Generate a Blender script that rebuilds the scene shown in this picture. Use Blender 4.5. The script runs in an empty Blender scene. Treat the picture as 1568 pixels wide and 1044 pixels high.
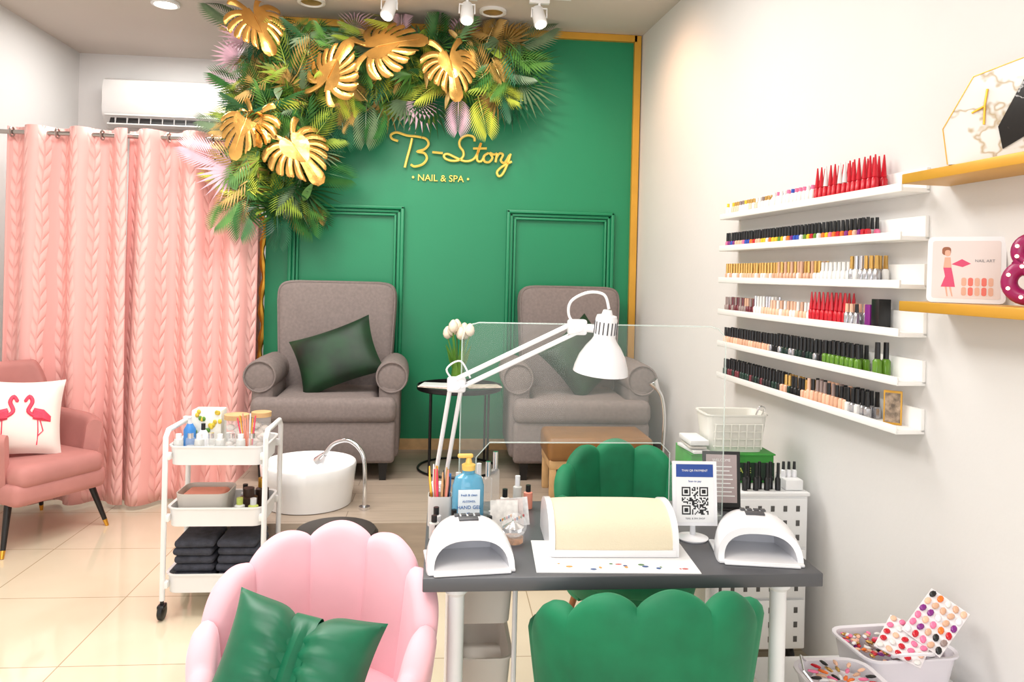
import bpy, bmesh, math, random
from mathutils import Matrix, Vector, Euler
R=random.Random(7)
PI=math.pi
sc=bpy.context.scene
sc.view_settings.view_transform='Standard'
def lin(c):
    o=[]
    for x in c[:3]:
        x=x/255.0
        o.append(x/12.92 if x<=0.04045 else ((x+0.055)/1.055)**2.4)
    return (o[0],o[1],o[2],1)
def T(x,y,z): return Matrix.Translation((x,y,z))
def RZ(a): return Matrix.Rotation(math.radians(a),4,'Z')
def RX(a): return Matrix.Rotation(math.radians(a),4,'X')
def RY(a): return Matrix.Rotation(math.radians(a),4,'Y')
def S(x,y,z): return Matrix.Diagonal((x,y,z,1))
I4=Matrix.Identity(4)

# ---------------------------------------------------------------- materials
def mat(name,rgb,rough=.5,metal=0,var=.08,vs=6,bump=0,bs=80,sheen=0,emis=0,trans=0,coat=0,spec=None,ior=None):
    m=bpy.data.materials.new(name); m.use_nodes=True
    nt=m.node_tree; b=nt.nodes['Principled BSDF']
    c=lin(rgb)
    tc=nt.nodes.new('ShaderNodeTexCoord')
    if var>0:
        n=nt.nodes.new('ShaderNodeTexNoise'); n.inputs['Scale'].default_value=vs; n.inputs['Detail'].default_value=3
        nt.links.new(tc.outputs['Object'],n.inputs['Vector'])
        r=nt.nodes.new('ShaderNodeValToRGB')
        r.color_ramp.elements[0].position=.3; r.color_ramp.elements[1].position=.7
        r.color_ramp.elements[0].color=tuple(max(0,x*(1-var)) for x in c[:3])+(1,)
        r.color_ramp.elements[1].color=tuple(min(1,x*(1+var)) for x in c[:3])+(1,)
        nt.links.new(n.outputs['Fac'],r.inputs['Fac']); nt.links.new(r.outputs['Color'],b.inputs['Base Color'])
    else: b.inputs['Base Color'].default_value=c
    if bump>0:
        n2=nt.nodes.new('ShaderNodeTexNoise'); n2.inputs['Scale'].default_value=bs
        nt.links.new(tc.outputs['Object'],n2.inputs['Vector'])
        bp=nt.nodes.new('ShaderNodeBump'); bp.inputs['Strength'].default_value=bump; bp.inputs['Distance'].default_value=.01
        nt.links.new(n2.outputs['Fac'],bp.inputs['Height']); nt.links.new(bp.outputs['Normal'],b.inputs['Normal'])
    b.inputs['Roughness'].default_value=rough; b.inputs['Metallic'].default_value=metal
    if sheen: b.inputs['Sheen Weight'].default_value=sheen; b.inputs['Sheen Roughness'].default_value=.4; b.inputs['Sheen Tint'].default_value=tuple(min(1,x*1.5+.1) for x in c[:3])+(1,)
    if emis: b.inputs['Emission Color'].default_value=c; b.inputs['Emission Strength'].default_value=emis
    if trans: b.inputs['Transmission Weight'].default_value=trans
    if coat: b.inputs['Coat Weight'].default_value=coat
    if ior: b.inputs['IOR'].default_value=ior
    return m
def glassy(name,rgb,fac=.12,rough=.03,tint=(255,255,255)):
    m=bpy.data.materials.new(name); m.use_nodes=True; nt=m.node_tree; nt.nodes.clear()
    o=nt.nodes.new('ShaderNodeOutputMaterial'); mx=nt.nodes.new('ShaderNodeMixShader'); t=nt.nodes.new('ShaderNodeBsdfTransparent')
    g=nt.nodes.new('ShaderNodeBsdfPrincipled'); g.inputs['Base Color'].default_value=lin(rgb); g.inputs['Roughness'].default_value=rough
    t.inputs['Color'].default_value=lin(tint); mx.inputs['Fac'].default_value=fac
    nt.links.new(t.outputs[0],mx.inputs[1]); nt.links.new(g.outputs[0],mx.inputs[2]); nt.links.new(mx.outputs[0],o.inputs[0])
    return m

# ---------------------------------------------------------------- mesh builder
class B:
    def __init__(s,name):
        s.name=name; s.v=[]; s.f=[]; s.m=[]; s.mats=[]; s.M=I4.copy()
    def mi(s,mt):
        if mt not in s.mats: s.mats.append(mt)
        return s.mats.index(mt)
    def add(s,vs,fs,mt,M=None):
        MM=s.M@M if M is not None else s.M
        o=len(s.v); k=s.mi(mt)
        for v in vs: s.v.append(tuple(MM@Vector(v)))
        for f in fs: s.f.append(tuple(i+o for i in f)); s.m.append(k)
    def box(s,c,sz,mt,r=0,seg=2,M=None):
        bm=bmesh.new(); bmesh.ops.create_cube(bm,size=1)
        for v in bm.verts: v.co=Vector((v.co.x*sz[0],v.co.y*sz[1],v.co.z*sz[2]))
        if r>0:
            r=min(r,min(sz)*.49)
            bmesh.ops.bevel(bm,geom=list(bm.edges),offset=r,segments=seg,profile=.5,affect='EDGES')
        bm.verts.ensure_lookup_table()
        for i,v in enumerate(bm.verts): v.index=i
        vs=[tuple(v.co+Vector(c)) for v in bm.verts] if M is None else [tuple(v.co) for v in bm.verts]
        fs=[[v.index for v in f.verts] for f in bm.faces]
        bm.free()
        s.add(vs,fs,mt,None if M is None else T(*c)@M)
    def lathe(s,c,prof,mt,n=20,M=None,cap=True,sx=1,sy=1):
        vs=[];fs=[]
        for (r,z) in prof:
            for i in range(n):
                a=2*PI*i/n; vs.append((r*math.cos(a)*sx,r*math.sin(a)*sy,z))
        for k in range(len(prof)-1):
            for i in range(n):
                j=(i+1)%n; fs.append((k*n+i,k*n+j,(k+1)*n+j,(k+1)*n+i))
        if cap:
            fs.append(tuple(range(n))[::-1]); fs.append(tuple((len(prof)-1)*n+i for i in range(n)))
        s.add(vs,fs,mt,T(*c)@(M if M is not None else I4))
    def cyl(s,c,r,h,mt,n=20,M=None): s.lathe(c,[(r,0),(r,h)],mt,n,M)
    def tube(s,pts,r,mt,n=8,closed=False):
        pts=[Vector(p) for p in pts]; m=len(pts)
        rr=r if isinstance(r,(list,tuple)) else [r]*m
        vs=[];fs=[];up=None
        for k in range(m):
            if closed: d=pts[(k+1)%m]-pts[k-1]
            else: d=pts[min(k+1,m-1)]-pts[max(k-1,0)]
            if d.length<1e-9: d=Vector((0,0,1))
            d.normalize()
            if up is None: up=Vector((0,0,1)) if abs(d.z)<.9 else Vector((0,1,0))
            x=d.cross(up)
            if x.length<1e-4: x=d.cross(Vector((1,0,0)))
            x.normalize(); y=x.cross(d).normalized(); up=y
            for i in range(n):
                a=2*PI*i/n; vs.append(tuple(pts[k]+(x*math.cos(a)+y*math.sin(a))*rr[k]))
        q=m if closed else m-1
        for k in range(q):
            k2=(k+1)%m
            for i in range(n):
                j=(i+1)%n; fs.append((k*n+i,k*n+j,k2*n+j,k2*n+i))
        if not closed: fs.append(tuple(range(n))); fs.append(tuple((m-1)*n+i for i in range(n)))
        s.add(vs,fs,mt)
    def ell(s,c,rad,mt,n=14,M=None):
        prof=[(max(1e-4,math.sin(PI*k/8)),-math.cos(PI*k/8)) for k in range(9)]
        s.lathe(c,prof,mt,n,(M if M is not None else I4)@S(*rad),cap=False)
    def quad(s,M,w,h,mt,x=0,y=0,z=0):
        s.add([(x-w/2,y-h/2,z),(x+w/2,y-h/2,z),(x+w/2,y+h/2,z),(x-w/2,y+h/2,z)],[(0,1,2,3)],mt,M)
    def poly(s,M,pts,mt,th=0.0,z=0):
        n=len(pts)
        vs=[(p[0],p[1],z) for p in pts]
        fs=[tuple(range(n))]
        if th>0:
            vs+=[(p[0],p[1],z-th) for p in pts]; fs.append(tuple(range(n,2*n))[::-1])
            for i in range(n):
                j=(i+1)%n; fs.append((i,i+n,j+n,j))
        s.add(vs,fs,mt,M)
    def tray(s,c,sx,sy,h,r,t,mt,taper=1.0,M=None,rim=0):
        def loop(ax,ay,rad,z):
            o=[]
            for qx,qy,a0 in ((1,1,0),(-1,1,90),(-1,-1,180),(1,-1,270)):
                for k in range(5):
                    a=math.radians(a0+k*22.5); o.append((qx*(ax/2-rad)+rad*math.cos(a),qy*(ay/2-rad)+rad*math.sin(a),z))
            return o
        L=[loop(sx*taper,sy*taper,r*taper,0),loop(sx,sy,r,h-.004 if rim else h)]
        if rim: L+= [loop(sx+rim*2,sy+rim*2,r+rim,h-.004),loop(sx+rim*2,sy+rim*2,r+rim,h+.002)]
        L+=[loop(sx-2*t,sy-2*t,max(r-t,.002),h),loop(sx*taper-2*t,sy*taper-2*t,max(r*taper-t,.002),t)]
        n=20; vs=[p for l in L for p in l]; fs=[]
        for k in range(len(L)-1):
            for i in range(n):
                j=(i+1)%n; fs.append((k*n+i,k*n+j,(k+1)*n+j,(k+1)*n+i))
        fs.append(tuple(range(n))[::-1]); fs.append(tuple((len(L)-1)*n+i for i in range(n)))
        s.add(vs,fs,mt,T(*c)@(M if M is not None else I4))
    def pillow(s,M,w,h,t,mt,n=18,cinch=0,wr=0):
        def P(a,b,sg):
            th=t/2*max(0,(1-a**4))**.6*max(0,(1-b**4))**.6
            if cinch: th*=1-.40*math.exp(-(a/.16)**2)
            if wr: th+=wr*math.sin(b*20+a*3)*math.exp(-(abs(a)/.55)**2)*(1-b**4)*(1-a**4)
            hy=b*h/2*(1-.09*(1-a*a))
            if cinch: hy*=1-.25*math.exp(-(a/.22)**2)
            return (a*w/2*(1-.09*(1-b*b)),hy,sg*th)
        vs=[];fs=[]
        for sg in (1,-1):
            o=len(vs)
            for i in range(n+1):
                for j in range(n+1): 
                    vs.append(P(-1+2*i/n,-1+2*j/n,sg))
            for i in range(n):
                for j in range(n):
                    q=(o+i*(n+1)+j,o+(i+1)*(n+1)+j,o+(i+1)*(n+1)+j+1,o+i*(n+1)+j+1)
                    fs.append(q if sg>0 else q[::-1])
        s.add(vs,fs,mt,M)
        return P
    def text(s,txt,size,M,mt,ext=.001,align='CENTER'):
        cu=bpy.data.curves.new('t','FONT'); cu.body=txt; cu.size=size; cu.extrude=ext; cu.align_x=align; cu.align_y='CENTER'
        cu.resolution_u=3
        ob=bpy.data.objects.new('t',cu); sc.collection.objects.link(ob)
        bpy.context.view_layer.update()
        me=bpy.data.meshes.new_from_object(ob.evaluated_get(bpy.context.evaluated_depsgraph_get()))
        s.add([tuple(v.co) for v in me.vertices],[tuple(p.vertices) for p in me.polygons],mt,M)
        bpy.data.objects.remove(ob); bpy.data.meshes.remove(me); bpy.data.curves.remove(cu)
    def done(s,loc=None,rz=0,ang=.7,weld=False,sub=0):
        me=bpy.data.meshes.new(s.name); me.from_pydata(s.v,[],s.f)
        for m in s.mats: me.materials.append(m)
        for i,p in enumerate(me.polygons): p.material_index=s.m[i]; p.use_smooth=True
        bm=bmesh.new(); bm.from_mesh(me)
        if weld: bmesh.ops.remove_doubles(bm,verts=bm.verts,dist=.0003)
        bmesh.ops.recalc_face_normals(bm,faces=bm.faces)
        for e in bm.edges:
            if len(e.link_faces)==2 and e.calc_face_angle(0)>ang: e.smooth=False
        bm.to_mesh(me); bm.free()
        ob=bpy.data.objects.new(s.name,me); sc.collection.objects.link(ob)
        if loc: ob.location=loc
        ob.rotation_euler=(0,0,math.radians(rz))
        if sub:
            md=ob.modifiers.new('s','SUBSURF'); md.levels=sub; md.render_levels=sub
        return ob
def curve(p,n=8,closed=False):
    p=[Vector(q) for q in p]; o=[]; m=len(p)
    rng=m if closed else m-1
    for i in range(rng):
        if closed: a,b,c,d=p[i-1],p[i],p[(i+1)%m],p[(i+2)%m]
        else: a=p[max(i-1,0)];b=p[i];c=p[i+1];d=p[min(i+2,m-1)]
        for k in range(n):
            t=k/n
            o.append(.5*((2*b)+(c-a)*t+(2*a-5*b+4*c-d)*t*t+(3*b-a-3*c+d)*t**3))
    if not closed: o.append(p[-1])
    return o

# shared materials
white=mat('white_paint',(236,236,236),.35,var=.02)
wplast=mat('white_plastic',(236,236,239),.25,var=.01,coat=.3)
black=mat('black_plastic',(18,18,20),.35,var=.1)
chrome=mat('chrome',(225,225,228),.12,1,var=.02)
gold=mat('gold_metal',(235,178,70),.3,.85,var=.1)
goldp=mat('gold_paint',(212,158,54),.4,.2,var=.05)
wood=mat('light_wood',(205,165,115),.5,var=.12,vs=20)
skinp=mat('cream_fabric',(226,213,186),.8,var=.03,bump=.2,bs=250)
clear=glassy('clear_glass',(255,255,255),.16)
greenv=mat('green_velvet',(0,112,72),.7,var=.2,vs=9,sheen=.35)
pinkv=mat('pink_velvet',(244,188,198),.8,var=.05,vs=6,sheen=.4)
dgreenv=mat('dark_green_velvet',(5,44,18),.55,var=.8,vs=5,sheen=.15)  # strong noise contrast puts the pillows' green highlights into the colour
greyf=mat('grey_fabric',(128,116,112),.9,var=.1,vs=60,bump=.3,bs=500)
wallm=mat('wall_paint',(222,220,218),.7,var=.015,vs=2,bump=.05,bs=40)

# ---------------------------------------------------------------- room
def simple(name,c,sz,mt,r=0):
    b=B(name); b.box(c,sz,mt,r); return b.done()
fm=bpy.data.materials.new('floor_tiles'); fm.use_nodes=True; nt=fm.node_tree; bs=nt.nodes['Principled BSDF']
tc=nt.nodes.new('ShaderNodeTexCoord'); br=nt.nodes.new('ShaderNodeTexBrick'); br.offset=0; br.squash=1
mp=nt.nodes.new('ShaderNodeMapping'); mp.inputs['Location'].default_value=(.18,.1,0)
nt.links.new(tc.outputs['Object'],mp.inputs['Vector']); nt.links.new(mp.outputs[0],br.inputs['Vector'])
br.inputs['Scale'].default_value=1; br.inputs['Brick Width'].default_value=.6; br.inputs['Row Height'].default_value=.6
br.inputs['Mortar Size'].default_value=.0025; br.inputs['Mortar Smooth'].default_value=.1
br.inputs['Color1'].default_value=lin((222,209,184)); br.inputs['Color2'].default_value=lin((216,203,178)); br.inputs['Mortar'].default_value=lin((168,150,122))
nzf=nt.nodes.new('ShaderNodeTexNoise'); nzf.inputs['Scale'].default_value=3; nzf.inputs['Detail'].default_value=5; nt.links.new(tc.outputs['Object'],nzf.inputs['Vector'])
mxf=nt.nodes.new('ShaderNodeMixRGB'); mxf.blend_type='SOFT_LIGHT'; mxf.inputs['Fac'].default_value=.2
nt.links.new(br.outputs['Color'],mxf.inputs['Color1']); nt.links.new(nzf.outputs['Fac'],mxf.inputs['Color2'])
nt.links.new(mxf.outputs[0],bs.inputs['Base Color']); bs.inputs['Roughness'].default_value=.07; bs.inputs['IOR'].default_value=1.6
simple('floor',(-.6,2.3,-.05),(5.6,8.0,.1),fm)
ceilm=mat('ceiling_paint',(206,196,187),.8,var=.02,vs=1)
simple('ceiling',(-.6,2.3,3.19),(5.6,8.0,.1),ceilm)
simple('wall_left',(-2.93,2.3,1.57),(.1,8.0,3.14),wallm)
simple('wall_back',(-.6,6.22,1.57),(4.6,.1,3.14),wallm)
WM=T(1.318,5.07,0)@RZ(4)
b=B('wall_right'); b.M=WM; b.box((.05,-2.8,1.57),(.1,8.0,3.14),wallm); b.done()
b=B('wall_front')
b.box((-2.6,-1.6,1.57),(.6,.1,3.14),wallm); b.box((1.5,-1.6,1.57),(.7,.1,3.14),wallm); b.box((-.6,-1.6,2.92),(3.6,.1,.44),wallm)
b.done()
b=B('window_1'); al=mat('window_frame',(210,210,210),.4,.5,var=.02)
for x in (-2.28,-1.2,.0,1.13): b.box((x,-1.6,1.35),(.05,.08,2.7),al)
b.box((-.57,-1.6,.03),(3.4,.08,.06),al); b.box((-.57,-1.6,2.68),(3.4,.08,.05),al); b.done()
gwall=mat('green_wall_paint',(14,128,84),.42,var=.03,vs=1.5,bump=.03,bs=60)
simple('wall_green_partition',(.11,5.13,1.57),(2.56,.12,3.14),gwall)
pm=bpy.data.materials.new('laminate_planks'); pm.use_nodes=True; nt=pm.node_tree; bs=nt.nodes['Principled BSDF']
tc=nt.nodes.new('ShaderNodeTexCoord'); br=nt.nodes.new('ShaderNodeTexBrick'); br.offset=.4
br.inputs['Scale'].default_value=1; br.inputs['Brick Width'].default_value=1.1; br.inputs['Row Height'].default_value=.15; br.inputs['Mortar Size'].default_value=.0015
br.inputs['Color1'].default_value=lin((188,170,152)); br.inputs['Color2'].default_value=lin((172,154,138)); br.inputs['Mortar'].default_value=lin((110,94,80))
nz=nt.nodes.new('ShaderNodeTexNoise'); nz.inputs['Scale'].default_value=6; mp2=nt.nodes.new('ShaderNodeMapping'); mp2.inputs['Scale'].default_value=(1,14,8)
mxc=nt.nodes.new('ShaderNodeMixRGB'); mxc.blend_type='MULTIPLY'; mxc.inputs['Fac'].default_value=.3
nt.links.new(tc.outputs['Object'],br.inputs['Vector']); nt.links.new(tc.outputs['Object'],mp2.inputs['Vector']); nt.links.new(mp2.outputs[0],nz.inputs['Vector'])
nt.links.new(br.outputs['Color'],mxc.inputs['Color1']); nt.links.new(nz.outputs['Fac'],mxc.inputs['Color2']); nt.links.new(mxc.outputs[0],bs.inputs['Base Color'])
bs.inputs['Roughness'].default_value=.4
b=B('floor_platform'); b.add([(-1.12,3.57,0),(1.42,3.57,0),(1.325,5.07,0),(-1.12,5.07,0),(-1.12,3.57,.3),(1.42,3.57,.3),(1.325,5.07,.3),(-1.12,5.07,.3)],
 [(0,1,2,3),(4,5,6,7),(0,1,5,4),(1,2,6,5),(2,3,7,6),(3,0,4,7)],pm); b.done()
simple('baseboard_back',(.1,5.06,.335),(2.42,.02,.07),wood)
simple('trim_1',(.06,5.055,3.115),(2.44,.03,.045),goldp)
simple('trim_2',(1.287,5.055,1.72),(.045,.03,2.83),goldp)
b=B('trim_3')
def mould(x0,x1,z0,z1):
    for off,w,d in ((0,.022,.042),(.022,.022,.024),(.05,.016,.03)):
        a0,a1,c0,c1=x0+off,x1-off,z0+off,z1-off
        y=5.07-d/2
        b.box(((a0+a1)/2,y,c1-w/2),(a1-a0,d,w),gwall,.006); b.box(((a0+a1)/2,y,c0+w/2),(a1-a0,d,w),gwall,.006)
        b.box((a0+w/2,y,(c0+c1)/2),(w,d,c1-c0-.001),gwall,.006); b.box((a1-w/2,y,(c0+c1)/2),(w,d,c1-c0-.001),gwall,.006)
mould(-1.02,-.27,.55,1.92); mould(.415,1.15,.55,1.92)
b.done()

# logo
b=B('wall_logo_sign'); lg=mat('logo_gold',(250,210,100),.3,.3,var=.05,emis=.15)
def LP(px,py): return (-.375+(px-600)*.00438,5.045,2.27-(py-235)*.00436)
strokes=[[(612,216),(603,213),(601,207),(610,203),(625,207),(640,208),(654,211),(658,219),(652,227),(641,231),(652,233),(656,241),(650,250),(638,254),(632,251)],
[(633,211),(630,226),(626,242),(623,256)],
[(664,231),(680,232)],
[(728,212),(727,206),(719,203),(710,206),(705,213),(706,221),(711,228),(711,236),(704,242),(693,243),(684,240),(682,235),(688,233),(700,238),(714,243),(726,240),(733,230),(738,214)],
[(738,214),(733,230),(733,241),(739,242),(744,233)],[(726,223),(747,222)],
[(750,229),(743,234),(744,242),(751,243),(756,236),(752,229),(758,231),(763,229)],
[(763,229),(761,243)],[(762,236),(767,229),(772,231),(769,240),(775,243),(782,231)],
[(784,229),(779,246),(772,261),(766,264),(764,257),(773,248),(786,241)]]
for st in strokes: b.tube(curve([LP(*p) for p in st],5),.0085,lg,6)
b.text('• NAIL & SPA •',.062,T(-.035,5.062,2.115)@RX(90),lg,.006)
b.done()

# ---------------------------------------------------------------- curtain
cm=bpy.data.materials.new('curtain_pink_jacquard'); cm.use_nodes=True; nt=cm.node_tree; bs=nt.nodes['Principled BSDF']; L=nt.links
uv=nt.nodes.new('ShaderNodeUVMap'); sp=nt.nodes.new('ShaderNodeSeparateXYZ'); L.new(uv.outputs[0],sp.inputs[0])
def MA(op,a,b_=None):
    n=nt.nodes.new('ShaderNodeMath'); n.operation=op
    for i,q in enumerate((a,b_)):
        if q is None: continue
        if isinstance(q,(int,float)): n.inputs[i].default_value=q
        else: L.new(q,n.inputs[i])
    return n.outputs[0]
u=MA('MULTIPLY',sp.outputs[0],1/.13); uf=MA('SUBTRACT',MA('FRACT',u),.5)
wav=MA('MULTIPLY',MA('SINE',MA('MULTIPLY',sp.outputs[1],14)),.05)
uw=MA('ADD',uf,wav); au=MA('ABSOLUTE',uw)
ph=MA('SUBTRACT',MA('MULTIPLY',sp.outputs[1],1/.085),MA('MULTIPLY',au,2.6))
lf=MA('ABSOLUTE',MA('SINE',MA('MULTIPLY',ph,PI)))
mask=MA('LESS_THAN',au,.26)
vein=MA('GREATER_THAN',au,.03)
hgt=MA('MULTIPLY',MA('MULTIPLY',MA('POWER',lf,.6),mask),vein)
bp=nt.nodes.new('ShaderNodeBump'); bp.inputs['Strength'].default_value=.65; bp.inputs['Distance'].default_value=.01
L.new(hgt,bp.inputs['Height']); L.new(bp.outputs[0],bs.inputs['Normal'])
rp=nt.nodes.new('ShaderNodeValToRGB'); rp.color_ramp.elements[0].color=lin((240,176,170)); rp.color_ramp.elements[1].color=lin((247,192,185))
L.new(hgt,rp.inputs['Fac']); L.new(rp.outputs[0],bs.inputs['Base Color']); bs.inputs['Roughness'].default_value=.5
cur=bpy.data.objects.new('curtain',None); sc.collection.objects.link(cur)
def curtain(x0,x1,per,amp,ph0,ztop,zbot,nm):
    NX=int((x1-x0)/.008); NZ=26; vs=[];fs=[];uvs=[]
    Ls=[0]
    prev=None
    for i in range(NX+1):
        x=x0+(x1-x0)*i/NX
        y=4.8+amp*math.sin(2*PI*(x-x0)/per+ph0)
        if prev: Ls.append(Ls[-1]+math.hypot(x-prev[0],y-prev[1]))
        prev=(x,y)
    for j in range(NZ+1):
        t=j/NZ; z=ztop+(zbot-ztop)*t
        for i in range(NX+1):
            x=x0+(x1-x0)*i/NX; q=(x-x0)/per
            a=amp*(1+.25*t*math.sin(q*2.1))
            w=math.sin(2*PI*q+ph0+.35*t*math.sin(q*3+1))
            w=math.copysign(abs(w)**.75,w)
            y=4.8+a*w
            xx=x+ .02*t*math.sin(q*1.7+x0)
            vs.append((xx,y,z)); uvs.append((Ls[i],z))
    for j in range(NZ):
        for i in range(NX):
            a=j*(NX+1)+i; fs.append((a,a+1,a+NX+2,a+NX+1))
    me=bpy.data.meshes.new(nm); me.from_pydata(vs,[],fs); me.materials.append(cm)
    ul=me.uv_layers.new(name='UVMap')
    for l in me.loops: ul.data[l.index].uv=uvs[l.vertex_index]
    for p in me.polygons: p.use_smooth=True
    ob=bpy.data.objects.new(nm,me); sc.collection.objects.link(ob); ob.parent=cur
    md=ob.modifiers.new('t','SOLIDIFY'); md.thickness=.004
curtain(-2.66,-1.93,.26,.06,.3,2.315,.03,'panel_1')
curtain(-1.96,-1.17,.262,.065,1.2,2.315,.03,'panel_2')
b=B('rod'); steel=mat('steel_rod',(170,165,160),.25,.9,var=.05)
b.tube([(-2.87,4.8,2.275),(-1.17,4.8,2.275)],.014,steel,10)
for i in range(12):
    x=-2.62+i*.131
    b.tube([(x,4.8+.028*math.cos(a),2.275+.028*math.sin(a)) for a in [2*PI*k/12 for k in range(12)]],.006,steel,6,closed=True)
b.tube([(-1.22,4.8,2.275),(-1.22,5.0,2.275),(-1.22,5.08,2.275)],.01,steel)
o=b.done(); o.parent=cur

# mirror behind curtain
b=B('standing_mirror'); mirm=mat('mirror_glass',(220,225,225),.03,1,var=0)
b.box((-1.42,5.1,.95),(.44,.02,1.7),mirm)
for x in (-1.65,-1.19):
    b.tube(curve([(x+.008*math.sin(k*1.9),5.09,.02+1.8*k/18) for k in range(19)],3),[.018+.006*math.sin(i*1.3) for i in range(55)],gold,8)
b.tube([(-1.65,5.09,1.82),(-1.42,5.09,1.88),(-1.19,5.09,1.82)],.02,gold); b.tube([(-1.65,5.09,.04),(-1.19,5.09,.04)],.02,gold)
b.done()

# air conditioner
b=B('wall_air_conditioner'); acm=mat('ac_plastic',(206,203,200),.35,var=.02); dk=mat('vent_dark',(34,32,32),.5)
b.M=T(0,0,.03)
prof=[(6.17,2.88),(5.99,2.88),(5.95,2.86),(5.93,2.80),(5.93,2.62),(5.945,2.58),(6.02,2.50),(6.17,2.50)]
vs=[];n=len(prof)
for x in (-2.6,-1.45): vs+=[(x,y,z) for y,z in prof]
fs=[(i,(i+1)%n,(i+1)%n+n,i+n) for i in range(n)]+[tuple(range(n)),tuple(range(n,2*n))]
b.add(vs,fs,acm)
b.box((-2.025,5.955,2.548),(1.04,.03,.06),dk,.004,M=RX(-25)); b.box((-2.025,5.92,2.59),(1.10,.012,.014),acm,.003,M=RX(-20)); b.box((-2.025,5.94,2.515),(1.06,.05,.012),acm,.003,M=RX(-20))
for i in range(12): b.box((-2.5+i*.086,5.938,2.548),(.005,.02,.05),acm)
b.text('25',.05,T(-1.95,5.928,2.71)@RX(90),mat('led',(255,255,255),.5,emis=2,var=0),.001)
b.done()

# ---------------------------------------------------------------- garland
GRN=[mat('leaf_%d'%i,c,.4,var=.3,vs=12) for i,c in enumerate([(30,74,36),(52,104,48),(80,126,54),(142,164,62),(40,92,64),(104,126,92)])]
pur=mat('leaf_purple',(220,184,198),.5,var=.2,vs=12); bronze=mat('leaf_bronze',(186,150,84),.35,.3,var=.3,vs=12); lime=mat('leaf_lime',(192,200,72),.5,var=.2)
gleaf=mat('leaf_gold',(222,170,92),.24,.8,var=.3,vs=7,bump=.3,bs=14)
b=B('tropical_leaf_garland')
def frame(p,d,n):
    d=Vector(d).normalized(); n=Vector(n); n=(n-d*n.dot(d)).normalized(); x=d.cross(n)
    return Matrix(((x.x,d.x,n.x,p[0]),(x.y,d.y,n.y,p[1]),(x.z,d.z,n.z,p[2]),(0,0,0,1)))
def palm(M,Lg,n,mt,spr=55,ll=.5):
    vs=[];fs=[]
    w=.004
    for k in range(6):
        t=k/5; vs+=[(-w*(1-t),t*Lg,-.25*Lg*t*t+.003),(w*(1-t),t*Lg,-.25*Lg*t*t+.003)]
    for k in range(5): fs.append((2*k,2*k+1,2*k+3,2*k+2))
    for k in range(n):
        t=.1+.88*k/(n-1); l=Lg*ll*(.45+.75*math.sin(PI*(t*.85+.12)))
        for sg in (-1,1):
            a=math.radians(spr*(1-.6*t)); d=Vector((sg*math.sin(a),math.cos(a),0)); q=Vector((d.y*sg,-d.x*sg,0))
            p0=Vector((0,t*Lg,-.25*Lg*t*t)); o=len(vs); ww=max(.004,l*.055)
            vs+=[tuple(p0),tuple(p0+d*l*.45+q*ww+Vector((0,0,-.03*l))),tuple(p0+d*l+Vector((0,0,-.3*l))),tuple(p0+d*l*.45-q*ww+Vector((0,0,.04*l)))]
            fs.append((o,o+1,o+2,o+3))
    b.add(vs,fs,mt,M)
def fan(M,Lg,mt,n=13,tot=230):
    vs=[];fs=[]
    for k in range(n):
        a=math.radians(-tot/2+tot*k/(n-1)); l=Lg*(.7+.3*math.cos(a)); d=Vector((math.sin(a),math.cos(a),0)); q=Vector((d.y,-d.x,0)); o=len(vs); w=l*.04
        vs+=[(0,0,0),tuple(d*l*.5+q*w+Vector((0,0,.01))),tuple(d*l+Vector((0,0,-.2*l))),tuple(d*l*.5-q*w+Vector((0,0,-.01)))]
        fs.append((o,o+1,o+2,o+3))
    b.add(vs,fs,mt,M)
def broad(M,Lg,W,mt):
    vs=[];fs=[]
    for k in range(8):
        t=k/7; w=W*math.sin(PI*t**.75)*.5; z=-.3*Lg*t*t
        vs+=[(-w,t*Lg,z+w*.35),(0,t*Lg,z),(w,t*Lg,z+w*.35)]
    for k in range(7): fs+=[(3*k,3*k+1,3*k+4,3*k+3),(3*k+1,3*k+2,3*k+5,3*k+4)]
    b.add(vs,fs,mt,M)
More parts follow.
